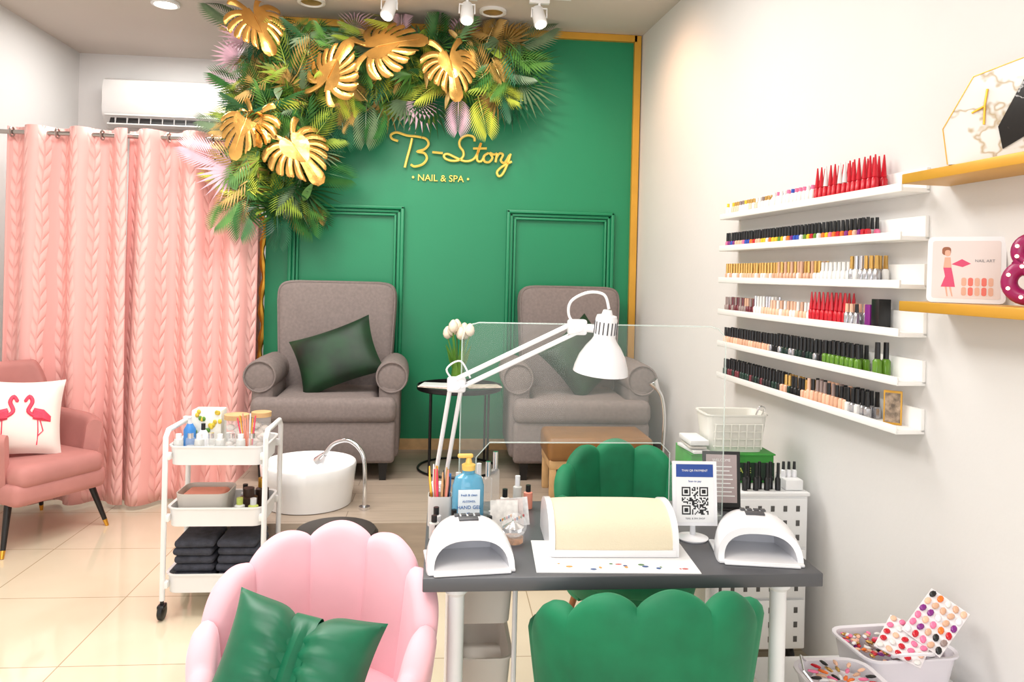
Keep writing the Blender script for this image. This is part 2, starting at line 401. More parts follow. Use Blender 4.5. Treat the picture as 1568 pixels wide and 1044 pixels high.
def monstera(M,Lg,mt):
    def r(a):
        c=abs(a)/PI
        return Lg*(.47+.25*math.exp(-(a/.45)**2)+.06*math.sin(c*PI)+.03*math.exp(-((c-.8)/.12)**2))*(1-.8*max(0,(c-.88)/.12)**1.5)
    vs=[];fs=[]
    def pt(a,k):
        aa=a*(1-.20*max(0,(k-.35)/.65)**1.3) if abs(a)<2.5 else a*(1-.07*max(0,(k-.35)/.65))
        rr=r(a)*k; x=rr*math.sin(aa)*.98; y=rr*math.cos(aa)
        return (x,y,-.55*x*x/Lg*1.2-.25*y*abs(y)/Lg+.14*abs(x))
    N=72
    vs.append((0,0,0))
    vs+=[pt(-PI+2*PI*i/N,.44) for i in range(N+1)]
    for i in range(N): fs.append((0,i+1,i+2))
    ed=[.0,.34,.72,1.12,1.55,2.0,2.5,3.06]
    lob=[(-ed[k+1],-ed[k]) for k in range(1,7)][::-1]+[(-ed[1],ed[1])]+[(ed[k],ed[k+1]) for k in range(1,7)]
    for a0,a1 in lob:
        o=len(vs); m=(a0+a1)/2; hw=(a1-a0)/2
        ks=[.43,.52,.64,.78,.9,.97,1.0]; sc_=[1,.84,.80,.80,.80,.66,.3]
        sk=-.25 if m>0.1 else (.25 if m<-.1 else 0)
        for k,s_ in zip(ks,sc_):
            for j in range(5): 
                p=pt(m+hw*s_*(-1+j/2)+sk*hw*max(0,k-.85)*4,k)
                vs.append((p[0],p[1],p[2]-(.012*abs(-1+j/2)**2*k)))
        for q in range(6):
            for j in range(4): fs.append((o+q*5+j,o+q*5+j+1,o+q*5+j+6,o+q*5+j+5))
    b.add(vs,fs,mt,M)
    b.tube([M@Vector((0,-.25*Lg,-.03)),M@Vector((0,0,.004)),M@Vector((0,Lg*.3,-.02*Lg)),M@Vector((0,Lg*.6,-.08*Lg))],[.006,.005,.004,.001],mt,5)
def GP(px,py,y=4.95): return (-1.41+(px-345)*.004165,y,3.13-(py-10)*.00409+(px-400)*.000096)
def rd(ang): return (math.sin(math.radians(ang)),0,math.cos(math.radians(ang)))
for i in range(560):
    if R.random()<.58:
        px=R.uniform(378,805); py=R.uniform(38,158) if px>480 else R.uniform(30,160)
        py=38+(py-38)*(1-.25*max(0,(px-600)/200))
    else: px=R.uniform(382,482); py=R.uniform(110,318); px+= -6 if py>260 else 0
    ang=R.uniform(0,360); 
    dz=math.cos(math.radians(ang))
    if py<60 and dz>.5: ang+=180
    d=Vector(rd(ang)); d.y=-R.uniform(.15,.8)
    n=Vector((R.uniform(-.6,.6),-1,R.uniform(-.1,.9)))
    M=frame(GP(px,py,R.uniform(4.80,5.02)),d,n)
    k=R.random(); g=R.choice(GRN[:3]+[GRN[2],GRN[4],GRN[5],GRN[1]])
    if k<.46: palm(M,R.uniform(.13,.24),R.randint(10,15),R.choice([g,g,g,GRN[3],bronze]))
    elif k<.74: fan(M,R.uniform(.12,.19),R.choice([g,g,GRN[3],bronze,GRN[5]]))
    elif k<.93: broad(M,R.uniform(.08,.14),R.uniform(.03,.06),R.choice([g,g,g,GRN[3],bronze]))
    else: palm(M,R.uniform(.14,.22),12,lime)
for px,py,ang,mt_,Lg in [(368,90,-75,pur,.17),(372,120,-90,pur,.17),(365,255,-70,pur,.24),(375,270,-110,pur,.22),(378,60,-50,pur,.18),(560,150,180,GRN[5],.26),(520,160,170,GRN[4],.24),(585,160,200,GRN[1],.22),(640,150,160,pur,.22),
   (700,140,180,pur,.22),(730,140,165,lime,.24),(780,135,150,GRN[4],.28),(800,120,120,GRN[5],.26),(800,90,85,GRN[1],.26),(790,60,60,GRN[5],.25),(660,150,195,GRN[0],.26),(740,60,20,bronze,.2),(700,45,10,pur,.18),
   (400,305,190,GRN[1],.24),(430,320,175,GRN[4],.22),(455,305,150,GRN[1],.24),(470,290,120,GRN[0],.26),(480,260,100,GRN[1],.24),(385,305,215,GRN[2],.22),(375,40,-60,GRN[5],.24),(380,200,-85,GRN[5],.2),(480,180,130,GRN[4],.24),(520,120,160,lime,.22),(575,110,180,lime,.2),(740,125,110,lime,.22),(395,120,230,lime,.2),(610,45,0,pur,.18),(540,40,10,pur,.18),(770,55,30,bronze,.22),
   (470,300,150,bronze,.18),(620,150,170,GRN[5],.2),(540,150,200,bronze,.2),(760,140,190,bronze,.2),(500,200,110,GRN[0],.2),(490,230,90,GRN[5],.18)]:
    d=Vector(rd(ang)); d.y=-.35
    M=frame(GP(px,py,4.86),d,(0,-1,.15))
    if R.random()<.5: palm(M,Lg,16,mt_,58,.5)
    else: fan(M,Lg,mt_,17,200)
for px,py,ang,Lg,tx,tz in [(402,40,150,.35,.5,.1),(580,78,75,.42,.1,.5),(508,126,25,.37,-.4,.2),(686,98,165,.35,.35,-.1),(398,196,200,.35,-.4,.2),(462,230,140,.39,.3,.2)]:
    d=Vector(rd(ang)); d.y=-.2
    monstera(frame(GP(px,py,4.68),d,(tx,-1,tz)),Lg,gleaf)
def clampv(x,y,z):
    y=min(y,5.045); z=min(z,3.125)
    if x<-1.12 and z<2.42: y=min(4.70,4.52+(y-4.52)*.4)
    return (x,y,z)
b.v=[clampv(*p) for p in b.v]
b.done(ang=1.2)

# ---------------------------------------------------------------- ceiling lights
b=B('track_light'); bulbm=mat('bulb',(255,240,215),emis=5,var=0)
b.box((.09,4.4,3.128),(1.25,.035,.024),white)
for x,tl in ((-.35,15),(.1,0),(.525,-10)):
    b.box((x,4.4,3.1),(.12,.04,.035),white,.004); b.cyl((x,4.4,3.05),.008,.05,white,8)
    b.tube([(x-.045,4.4,3.0),(x-.045,4.4,3.055),(x+.045,4.4,3.055),(x+.045,4.4,3.0)],.005,white,6)
    M=RY(tl)@RX(-25)
    b.lathe((x,4.4,3.0),[(.0,.07),(.03,.07),(.036,.06),(.04,-.05),(.035,-.055),(.03,-.03),(0,-.03)],white,18,M,cap=False)
    b.lathe((x,4.4,3.0),[(.0001,-.031),(.03,-.031)],bulbm,16,M,cap=False)
b.done()
em=mat('downlight_glow',(255,250,240),emis=12,var=0)
def downlight(x,y,on=True,nm='ceiling_downlight'):
    b=B(nm); b.lathe((x,y,3.125),[(.085,.016),(.085,0),(.07,-.004),(.062,.004)],white,28,cap=False)
    b.lathe((x,y,3.129),[(.0001,0),(.064,0)],em if on else bronze,28,cap=False); b.done()
downlight(-1.78,4.9); downlight(-.85,4.72,False); downlight(.27,4.72,False); downlight(-1.6,2.6); downlight(.5,2.6)
def area(name,loc,size,pw,col=(1,.98,.95),rot=(0,0,0),sy=None):
    l=bpy.data.lights.new(name,'AREA'); l.energy=pw; l.color=col; l.size=size
    if sy: l.shape='RECTANGLE'; l.size_y=sy
    o=bpy.data.objects.new(name,l); o.location=loc; o.rotation_euler=rot; sc.collection.objects.link(o); return o
def spot(name,loc,tgt,pw,ang=60,col=(1,.92,.8),rad=.04,blend=.6):
    l=bpy.data.lights.new(name,'SPOT'); l.energy=pw; l.color=col; l.spot_size=math.radians(ang); l.spot_blend=blend; l.shadow_soft_size=rad
    o=bpy.data.objects.new(name,l); o.location=loc
    o.rotation_euler=(Vector(tgt)-Vector(loc)).to_track_quat('-Z','Y').to_euler(); sc.collection.objects.link(o); return o
area('ceiling_fill',(-.7,1.0,3.12),1.4,42)  # added fill areas under the ceiling, no panel fixtures behind them
area('ceiling_fill',(-1.2,3.1,3.12),1.2,64)
area('ceiling_fill',(.2,3.3,3.12),.9,30)
area('ceiling_fill',(-2.0,5.3,3.12),.8,22)  # extra fill, added to brighten the back-left corner
area('shop_window_light',(-.6,-1.5,1.5),3.2,52,(.98,.99,1),(math.radians(90),0,0),2.4)
for x,tx in ((-.35,-.45),(.1,.15),(.525,.5)): spot('track_spot',(x,4.38,2.93),(tx,5.05,2.5),12,85)
spot('garland_spot',(-.85,4.2,3.05),(-.95,4.95,2.5),22,90)
spot('corner_spot',(.75,4.2,3.05),(1.37,4.35,2.2),34,110,(1,.56,.32),.15,1)
spot('downlight_spot',(-1.78,4.9,3.1),(-1.78,5.2,0),24,120,(1,.95,.9))
w=bpy.data.worlds.new('World'); sc.world=w; w.use_nodes=True
w.node_tree.nodes['Background'].inputs[0].default_value=(.97,.98,1,1); w.node_tree.nodes['Background'].inputs[1].default_value=1.1

# ---------------------------------------------------------------- grey armchairs
blackw=mat('black_wood_leg',(20,17,16),.5)
def armchair(loc,rz,wb):
    b=B('armchair')
    b.box((0,.0,.22),(.76,.66,.24),greyf,.03,3)
    b.box((0,-.335,.22),(.79,.06,.24),greyf,.025,3)
    b.box((0,-.05,.40),(.58,.62,.14),greyf,.045,4)
    b.box((0,-.33,.40),(.80,.11,.14),greyf,.045,4)
    for sg in (-1,1):
        b.box((sg*.355,.03,.34),(.12,.60,.46),greyf,.03,3)
        pr=[(.0001,-.29),(.06,-.292),(.084,-.285),(.094,-.26),(.096,0),(.09,.2),(.08,.30),(.0001,.30)]
        b.lathe((sg*.368,.02,.575),[(r,z) for r,z in pr],greyf,24,RX(-90),cap=False)
        b.tube([(sg*.368+.086*math.cos(a),-.273,.575+.086*math.sin(a)) for a in [2*PI*k/24 for k in range(24)]],.005,greyf,6,closed=True)
        for y in (-.31,.29): b.lathe((sg*.33,y,0),[(.026,0),(.036,.11)],blackw,4,RZ(45))
    vs=[];fs=[]
    M=T(0,.25,.42)@RX(-5)
    hw=wb/2; loops=[]
    N=40
    for y,ins in ((-.10,.035),(-.088,.012),(-.06,0),(.06,0),(.09,.03)):
        l=[]
        for k in range(N):
            a=2*PI*k/N; ex=.22
            cx=math.copysign(abs(math.cos(a))**ex,math.cos(a)); cz=math.copysign(abs(math.sin(a))**ex,math.sin(a))
            z=.33+cz*(.365-ins); wv=(hw-.035+.035*(z/.7))-ins
            l.append((cx*wv,y,z))
        loops.append(l)
    vs=[p for l in loops for p in l]
    for q in range(len(loops)-1):
        for k in range(N): fs.append((q*N+k,q*N+(k+1)%N,(q+1)*N+(k+1)%N,(q+1)*N+k))
    fs.append(tuple(range(N))); fs.append(tuple((len(loops)-1)*N+i for i in range(N)))
    b.add(vs,fs,greyf,M)
    b.tube([M@Vector((x*1.005,-.088,z)) for x,y,z in loops[1]],.005,greyf,6,closed=True)
    return b.done(loc,rz)
armchair((-.66,4.62,.3),2,.76); armchair((.82,4.62,.3),-1,.68)
b=B('throw_pillow'); b.pillow(T(-.62,4.53,.975)@RZ(-8)@RX(68)@RZ(22),.50,.37,.15,dgreenv); b.done()
b=B('throw_pillow'); b.pillow(T(.86,4.55,.985)@RZ(8)@RX(68)@RZ(38),.42,.40,.15,dgreenv); b.done()

# side table, vase, magazines
b=B('side_table')
b.lathe((.11,4.56,.78),[(.0001,0),(.25,0),(.255,.004),(.255,.03),(.248,.03),(.246,.008),(.0001,.008)],black,48,cap=False)
for a in (45,135,225,315):
    c,s_=math.cos(math.radians(a)),math.sin(math.radians(a)); b.tube([(.11+.24*c,4.56+.24*s_,.3),(.11+.24*c,4.56+.24*s_,.785)],.007,black,8)
b.tube([(.11+.24*math.cos(a),4.56+.24*math.sin(a),.308) for a in [2*PI*k/32 for k in range(32)]],.007,black,6,closed=True)
b.done()
b=B('tulip_vase'); gg=glassy('green_glass',(150,190,90),.35,.05,(200,235,170)); st=mat('stem_green',(90,140,50),.5); pet=mat('tulip_petal',(250,232,210),.5,var=.1,vs=30)
vx,vy=.10,4.58
b.lathe((vx,vy,.79),[(.032,0),(.04,.02),(.042,.06),(.036,.12),(.044,.16),(.04,.16),(.032,.12),(.036,.02)],gg,20)
for i in range(8):
    a=i*.785+.3; rr_=1 if i%2 else .55; dx,dy=.075*rr_*math.cos(a),.05*rr_*math.sin(a); h=.34+.022*(i%3)
    b.tube(curve([(vx,vy,.81),(vx+dx*.4,vy+dy*.4,.95),(vx+dx,vy+dy,.79+h-.04)],4),.0045,st,6)
    b.lathe((vx+dx,vy+dy,.79+h-.05),[(.006,0),(.024,.012),(.03,.032),(.026,.055),(.012,.075),(.002,.08)],pet,10)
    MM=T(vx,vy,.87)@RZ(math.degrees(a))@RY(20)
    b.add([(-.014,-.012,0),(.014,.012,0),(.022,.02,.09),(.0,-.02,.09),(.02,0,.2)],[(0,1,2,3),(3,2,4)],st,MM)
b.done()
b=B('magazine_stack'); mg=mat('magazine_print',(225,205,190),.4,var=.4,vs=25)
b.box((-.02,4.45,.815),(.19,.14,.006),mg,M=RZ(-25)); b.box((-.03,4.46,.822),(.17,.13,.006),white,M=RZ(-12)); b.box((.25,4.46,.815),(.2,.12,.006),mg,M=RZ(12)); b.done()

cer=mat('white_ceramic',(240,240,240),.12,var=.01,coat=.6)
b=B('pedicure_basin')
b.lathe((-.66,3.90,.3),[(.19,0),(.216,.004),(.232,.14),(.238,.2),(.234,.207),(.226,.2),(.2,.05),(.0001,.04)],cer,48,cap=False)
b.lathe((-.66,3.90,.3),[(.0001,.0),(.19,.0)],cer,48,cap=False)
b.done()
def faucet(p,pts,hd):
    b=B('gooseneck_shower'); b.cyl((p[0],p[1],.3),.028,.015,chrome,20)
    cp=curve(pts,8); b.tube(cp,.0105,chrome,10)
    d=(cp[-1]-cp[-2]).normalized(); e=cp[-1]
    b.tube([e,e+d*.02,e+d*.05,e+d*.055],[.013,.02,.03,.028],chrome,14); b.done()
faucet((-.365,3.78,.3),[(-.365,3.78,.3),(-.365,3.78,.45),(-.38,3.79,.57),(-.45,3.82,.63),(-.53,3.85,.61),(-.58,3.87,.55)],0)
faucet((1.20,4.0,.3),[(1.20,4.0,.3),(1.21,4.0,.55),(1.215,4.0,.72),(1.20,4.0,.83),(1.175,4.0,.875)],0)
tan=mat('tan_leather',(136,94,50),.4,var=.15,vs=10,bump=.15,bs=120)
b=B('ottoman'); b.box((.84,4.02,.575),(.56,.34,.13),tan,.03,4); b.box((.84,4.02,.50),(.54,.32,.05),wood,.005)
for x in (.59,1.09):
    for y in (3.88,4.16): b.box((x,y,.39),(.035,.035,.18),wood,.004)
b.done()
b=B('round_stool'); bl=mat('black_leather',(52,46,44),.35,var=.1); zz=.315
b.lathe((-.43,3.25,zz),[(.0001,0),(.16,0),(.176,.02),(.178,.05),(.165,.066),(.0001,.07)],bl,32,cap=False)
b.cyl((-.43,3.25,.12),.025,zz-.11,chrome,14)
for k in range(5):
    a=2*PI*k/5; b.tube([(-.43,3.25,.12),(-.43+.2*math.cos(a),3.25+.2*math.sin(a),.07)],.013,chrome,8); b.ell((-.43+.2*math.cos(a),3.25+.2*math.sin(a),.03),(.028,.018,.03),black)
b.done()

# ---------------------------------------------------------------- shell chairs
def shellpiece(b,mt,th0,nlobe,plan,hfun,zb,flare,thick,bul_in,bul_out,N,lobeh):
    P=[]
    for i in range(N+1):
        s_=i/N; th=math.radians(-th0+2*th0*s_)
        bb=abs(math.sin(PI*s_*nlobe)) if nlobe else 1
        h=hfun(th)+lobeh*(bb**.75 if nlobe else 0)
        bq=bb**.6
        prof=[]
        def rad(z): 
            t=max(0,min(1,(z-zb)/(.8-zb))); return flare[0]+(flare[1]-flare[0])*(t**.8)
        nz=9
        for k in range(nz+1):
            z=zb+(h-.03-zb)*k/nz; prof.append((rad(z)+bul_out*bq*math.sin(PI*k/nz*.5)-0,z))
        rt=rad(h-.02)
        o0=prof[-1][0]; i0=rt-thick-bul_in*bq
        for k in range(1,6):
            a=PI*k/6; m=(o0+i0)/2; q=(o0-i0)/2; prof.append((m+q*math.cos(a),h-.03+.035*math.sin(a)))
        for k in range(nz+1):
            z=h-.03-(h-.03-zb)*k/nz; fz=(z-zb)/(h-zb)
            prof.append((rad(z)-thick-bul_in*bq*(.3+.7*fz),z))
        row=[]
        px,py=plan(th)
        for r,z in prof: row.append((px*r,py*r,z))
        P.append(row)
    m=len(P[0]); vs=[p for r in P for p in r]; fs=[]
    for i in range(N):
        for k in range(m):
            k2=(k+1)%m; fs.append((i*m+k,i*m+k2,(i+1)*m+k2,(i+1)*m+k))
    fs.append(tuple(range(m))); fs.append(tuple(N*m+k for k in range(m)))
    b.add(vs,fs,mt)
def shell_chair(name,mt,loc,rz,legm,hh=0):
    b=B(name)
    def plan(th): return (math.sin(th)*.295,math.cos(th)*.28)
    def hf(th): 
        c=max(0,(math.cos(th*.85)+.05)/1.05); return .56+hh+.215*c**.9
    shellpiece(b,mt,118,7,plan,hf,.30,(.80,1.03),.16,.06,.012,140,.035)
    b.lathe((0,-.02,.30),[(.0001,0),(.2,0),(.235,.02),(.25,.08),(.0001,.08)],mt,40,cap=False,sy=1.05)
    b.lathe((0,-.035,.37),[(.0001,0),(.22,0),(.252,.02),(.262,.05),(.25,.08),(.2,.1),(.0001,.108)],mt,40,cap=False,sy=1.08)
    for sx in (-1,1):
        for sy in (-1,1):
            b.tube([(sx*.15,sy*.14,.31),(sx*.22,sy*.21,.0)],[.017,.009],legm,10)
    return b.done(loc,rz,ang=.9)
wleg=mat('walnut_leg',(150,92,52),.4,var=.15)
shell_chair('shell_chair',pinkv,(-.28,1.79,0),-5,gold,-.003)
shell_chair('shell_chair',greenv,(.515,1.85,0),180,wleg,-.012)
shell_chair('shell_chair',greenv,(.725,2.80,0),0,wleg)
gs=mat('green_satin_velvet',(4,98,66),.45,var=.2,vs=10,sheen=.4)
b=B('bow_pillow'); M=T(-.318,1.72,.575)@RZ(-4)@RX(60)@RZ(-12)
b.pillow(M,.36,.29,.17,gs,34,cinch=1,wr=.005)
vs=[];fs=[];N=28;W=9
for i in range(N):
    a=2*PI*i/N
    for j in range(W):
        q=-1+2*j/(W-1); rr=1+.07*math.cos(q*6)
        vs.append((q*.03,.122*math.cos(a),(.070*rr)*math.sin(a)))
for i in range(N):
    for j in range(W-1): fs.append((i*W+j,((i+1)%N)*W+j,((i+1)%N)*W+j+1,i*W+j+1))
b.add(vs,fs,gs,M); b.done()

# ---------------------------------------------------------------- mauve armchair (left)
mauve=mat('mauve_velvet',(186,126,120),.8,var=.08,sheen=.4)
b=B('lounge_chair')
def plan2(th):
    e=.62; s_,c=math.sin(th),math.cos(th)
    return (math.copysign(abs(s_)**e,s_)*.33,math.copysign(abs(c)**e,c)*.33)
def hf2(th):
    a=abs(math.degrees(th)); t=max(0,min(1,(a-32)/38)); t=t*t*(3-2*t)
    return .91-.28*t-.03*max(0,(a-80)/50)
shellpiece(b,mauve,132,0,plan2,hf2,.26,(.84,1.04),.17,.02,.02,90,0)
b.box((0,-.03,.30),(.52,.60,.12),mauve,.04,4); b.box((0,-.05,.385),(.48,.58,.12),mauve,.05,4)
for sx in (-1,1):
    for sy in (-1,1):
        p0=Vector((sx*.22,sy*.22,.27)); p1=Vector((sx*.29,sy*.29,0)); b.tube([p0,p0.lerp(p1,.87)],[.019,.012],blackw,10); b.tube([p0.lerp(p1,.86),p1],[.0125,.009],gold,10)
b.done((-2.27,4.36,0),60,ang=.9)
b=B('flamingo_pillow'); wf=mat('pillow_white',(240,230,222),.8,var=.03); fl=mat('flamingo_pink',(236,70,98),.7,var=.15,vs=20)
M=T(-2.27,4.29,.645)@RZ(32)@RX(72)@RZ(-4)
Pf=b.pillow(M,.42,.42,.14,wf)
def fp(a,c): 
    q=Pf(a,c,1); return M@Vector((q[0],q[1],q[2]+.002))
for ox,sg in ((-.42,1),(.42,-1)):
    b.tube(curve([fp(ox+sg*.02,-.05),fp(ox+sg*.24,.12),fp(ox+sg*.16,.38),fp(ox+sg*.24,.54),fp(ox+sg*.34,.38)],5),[.010]*16+[.009]*4+[.003],fl,6)
    for k in range(5): b.tube([fp(ox+sg*.12,-.04+k*.05),fp(ox-sg*.1,-.05+k*.03),fp(ox-sg*.32,-.16+k*.03)],[.012,.02,.003],fl,6)
    b.tube([fp(ox,-.1),fp(ox+.02,-.45),fp(ox,-.8)],.003,fl,5); b.tube([fp(ox-sg*.05,-.1),fp(ox-sg*.14,-.42),fp(ox-sg*.02,-.55)],.003,fl,5)
b.done()

# ---------------------------------------------------------------- trolley
b=B('utility_trolley'); tx0,tx1,ty0,ty1=-1.145,-.735,3.27,3.56
for x in (tx0,tx1):
    pts=[(x,ty0,.08),(x,ty0,.765),(x,ty0+.03,.79),(x,ty1-.03,.79),(x,ty1,.765),(x,ty1,.08)]
    b.tube(pts,.0115,white,10)
    for y in (ty0,ty1):
        b.cyl((x,y,.05),.008,.04,black,8); b.lathe((x-.012,y,.033),[(.0001,0),(.028,0),(.033,.004),(.033,.02),(.028,.024),(.0001,.024)],black,18,RY(90),cap=False)
        b.box((x,y,.055),(.03,.045,.02),black,.006)
cxm,cym=(tx0+tx1)/2,(ty0+ty1)/2
for z,h in ((.645,.08),(.385,.08),(.105,.08)):
    b.tray((cxm,cym,z),.395,.27,h,.04,.004,white,.97,rim=.008)
    for x in (tx0,tx1):
        for y in (ty0,ty1): b.box((x+(.012 if x<cxm else -.012),y+(.008 if y<cym else -.008),z+.04),(.02,.03,.03),white,.004)
b.done()
navy=mat('dark_towel',(62,64,74),.95,var=.3,vs=30,bump=.5,bs=300)
b=B('folded_towels')
for cx in (-1.03,-.85):
    for k in range(6):
        z=.125+k*.034; j=R.uniform(-.006,.006)
        b.box((cx+j,cym-.005+j,z+.008),(.168,.22,.033),navy,.016,3,M=RZ(R.uniform(-3,3)))
b.done()
b=B('storage_bin'); gpl=mat('greige_plastic',(206,200,192),.4,var=.03)
b.tray((-1.015,3.415,.390),.22,.19,.12,.04,.004,gpl,.88); pk=mat('coral_cloth',(232,150,130),.8)
b.box((-1.02,3.415,.475),(.18,.15,.05),pk,.02,3); b.done()
glabel=mat('label_lime',(200,214,110),.4); brn=mat('dark_cap',(60,40,30),.4)
b=B('cosmetic_bottles')
for x,y,r,h,mm,cc in ((-.855,3.34,.022,.085,wplast,glabel),(-.80,3.35,.022,.08,glabel,wplast),(-.84,3.43,.04,.10,brn,brn),(-.80,3.51,.03,.12,brn,gold),(-.87,3.49,.018,.10,wplast,black)):
    b.lathe((x,y,.392),[(r,0),(r,h*.75),(r*.6,h*.82)],mm,14); b.cyl((x,y,.392+h*.8),r*.62,h*.35,cc,14)
b.done()
b=B('glass_jars_with_lids'); cot=mat('cotton',(235,228,220),.9,var=.05)
for x,y,r,h in ((-.905,3.45,.052,.155),(-.80,3.46,.042,.165)):
    b.lathe((x,y,.652),[(r*.97,0),(r,.01),(r,h),(r*.93,h+.006)],clear,24); b.cyl((x,y,.655+h),r*1.03,.02,wood,24)
    for k in range(16): b.ell((x+R.uniform(-.5,.5)*r,y+R.uniform(-.5,.5)*r,.67+k*.0075),(.018,.018,.014),cot,8)
b.done()
b=B('tissue_and_bottles')
wj=mat('milky_glass',(226,226,222),.15,var=.03,trans=.2); yl=mat('yellow_print',(220,190,60),.5,var=.3,vs=40); blu=mat('blue_label',(60,130,200),.4)
b.box((-1.035,3.49,.75),(.13,.09,.195),mat('tissue_box',(238,236,226),.6,var=.06,vs=14),.006)
for k in range(18): b.ell((-1.095+.007*k,3.443,.80+R.uniform(-.06,.045)),(.009,.004,.011),R.choice([yl,st,yl]),8)
b.lathe((-1.09,3.40,.652),[(.024,0),(.026,.12),(.012,.145)],blu,14); b.cyl((-1.09,3.40,.795),.009,.03,wplast,12); b.box((-1.098,3.39,.827),(.035,.012,.01),wplast,.003)
b.lathe((-1.03,3.39,.652),[(.022,0),(.024,.10),(.012,.12)],wplast,14); b.cyl((-1.03,3.39,.77),.009,.03,black,12)
for k in range(8):
    x=-1.11+k*.043; y=3.32+.02*(k%2); b.lathe((x,y,.652),[(.019,0),(.020,.085),(.018,.095)],clear if k%2 else wj,14); b.lathe((x,y,.655),[(.016,0),(.016,.06)],R.choice([wj,wj,cot]),12); b.cyl((x,y,.747),.012,.022,chrome if k%2 else wplast,12)
for k in range(8): b.tube([(-.84+k*.003,3.36,.655),(-.88+k*.011,3.365,.83+.01*(k%3))],.0032,R.choice([pk,wplast,fl,gold]),6)
b.done()

# ---------------------------------------------------------------- manicure table
grey_t=mat('table_dark_grey',(74,74,78),.45,var=.04)
ttop=mat('table_top_grey',(82,83,87),.35,var=.04)
b=B('manicure_table')
b.box((.467,2.11,.733),(1.0,.61,.034),ttop,.003)
for x in (.05,.885):
    for y in (1.88,2.35): b.lathe((x,y,0),[(.02,0),(.02,.015),(.021,.68),(.03,.69),(.03,.716)],white,20)
b.done()
Z=.7505
def uvlamp(x,y,rz):
    b=B('uv_nail_lamp')
    inner=mat('lamp_inner',(200,200,206),.3)
    n=20;secs=[(-.085,.108,.085),(-.075,.110,.094),(-.04,.108,.106),(0,.10,.108),(.04,.088,.098),(.075,.068,.075),(.095,.045,.045),(.1,.02,.02)]
    def arch(hw,h,y,ex=.75): return [(-hw*math.copysign(abs(math.cos(PI*k/n))**ex,math.cos(PI*k/n)),y,h*math.sin(PI*k/n)**ex) for k in range(n+1)]
    L=[arch(hw,h,yy) for i,(yy,hw,h) in enumerate(secs)]
    L[0]=[(p[0],p[1]+p[2]*.35-.02,p[2]) for p in L[0]]; L[1]=[(p[0],p[1]+p[2]*.3-.012,p[2]) for p in L[1]]; L[2]=[(p[0],p[1]+p[2]*.12,p[2]) for p in L[2]]
    vs=[p for l in L for p in l]; fs=[]
    for q in range(len(L)-1):
        for k in range(n): fs.append((q*(n+1)+k,q*(n+1)+k+1,(q+1)*(n+1)+k+1,(q+1)*(n+1)+k))
    b.add(vs,fs,wplast)
    In=[[(p[0]*.86,p[1]-.001,p[2]*.80) for p in L[0]]]+[[(p[0]*.80,p[1],p[2]*.78) for p in L[j]] for j in (2,3,4)]
    vs=L[0]+In[0]; fs=[(k,k+1,k+n+2,k+n+1) for k in range(n)]; b.add(vs,fs,wplast)
    vs=[p for l in In for p in l]; fs=[]
    for q in range(3):
        for k in range(n): fs.append((q*(n+1)+k,q*(n+1)+k+1,(q+1)*(n+1)+k+1,(q+1)*(n+1)+k))
    fs.append(tuple(3*(n+1)+k for k in range(n+1)))
    b.add(vs,fs,inner)
    b.box((0,-.035,.004),(.215,.16,.008),wplast,.003)
    b.box((0,-.105,.003),(.19,.04,.006),wplast,.003)
    for k in range(4): b.box((-.027+k*.018,.0,.1085),(.013,.016,.004),grey_t,.001)
    b.box((0,-.025,.107),(.05,.018,.004),grey_t,.001,M=RX(12))
    b.done((x,y,Z),rz)
uvlamp(.075,1.94,6); uvlamp(.85,1.97,-10)
b=B('manicure_arm_rest')
n=24; pr=[(-.115*math.cos(PI*k/n), .018+.092*math.sin(PI*k/n)**.75) for k in range(n+1)]
m=n+1; NX=12; vs=[]; fs=[]
for i in range(NX+1):
    x=-.155+.31*i/NX; puff=1+.035*(1-(2*i/NX-1)**4)
    vs+=[(x,y*puff,.012+(z-.012)*puff) for y,z in pr]
for i in range(NX):
    for k in range(n): fs.append((i*m+k,i*m+k+1,(i+1)*m+k+1,(i+1)*m+k))
fs+=[tuple(range(m)),tuple(NX*m+k for k in range(m))]
b.add(vs,fs,skinp)
for x in (-.163,.163):
    vs=[];
    for xx in (x-.008,x+.008): vs+=[(xx,-.12,0),(xx,.12,0)]+[(xx,y*1.04,z*1.04) for y,z in pr[::-1]]
    q=m+2; fs=[tuple(range(q)),tuple(range(q,2*q))]+[(k,(k+1)%q,(k+1)%q+q,k+q) for k in range(q)]
    b.add(vs,fs,wplast)
b.box((0,-.118,.009),(.33,.012,.018),wplast,.003); b.box((0,0,.006),(.32,.23,.01),wplast)
b.tube([(.174,-.09,.03),(.174,-.04,.098)],.003,chrome,6)
b.done((.463,2.04,Z+.002),-2)
b=B('printed_desk_mat'); b.box((.455,1.93,Z+.0005),(.41,.22,.002),white,M=RZ(-3))
pc=[mat('print_%d'%i,c,.6) for i,c in enumerate([(60,90,140),(220,150,80),(80,120,80),(190,90,90)])]
for k in range(14): b.ell((.455+R.uniform(-.18,.18),1.862+R.uniform(-.025,.025),Z+.0016),(R.uniform(.003,.010),R.uniform(.003,.008),.0004),pc[k%4],8)
b.done()
b=B('hand_gel_bottle'); gel=mat('blue_gel',(110,190,225),.15,var=.04,trans=.3); lab=mat('gel_label',(230,240,246),.4,var=.02); yp=mat('yellow_pump',(240,196,100),.35); bt=mat('label_blue_ink',(20,100,170),.5,var=0)
b.lathe((0,0,0),[(.042,0),(.046,.006),(.046,.12),(.038,.145),(.018,.155),(.018,.165)],gel,28,sy=.62)
b.box((0,-.0292,.07),(.062,.002,.09),lab); 
b.text('HAND GEL',.014,T(0,-.031,.065)@RX(90),bt,.0005); b.text('ALCOHOL',.008,T(0,-.031,.082)@RX(90),bt,.0005); b.text('fresh & clean',.009,T(0,-.031,.1)@RX(90),bt,.0005)
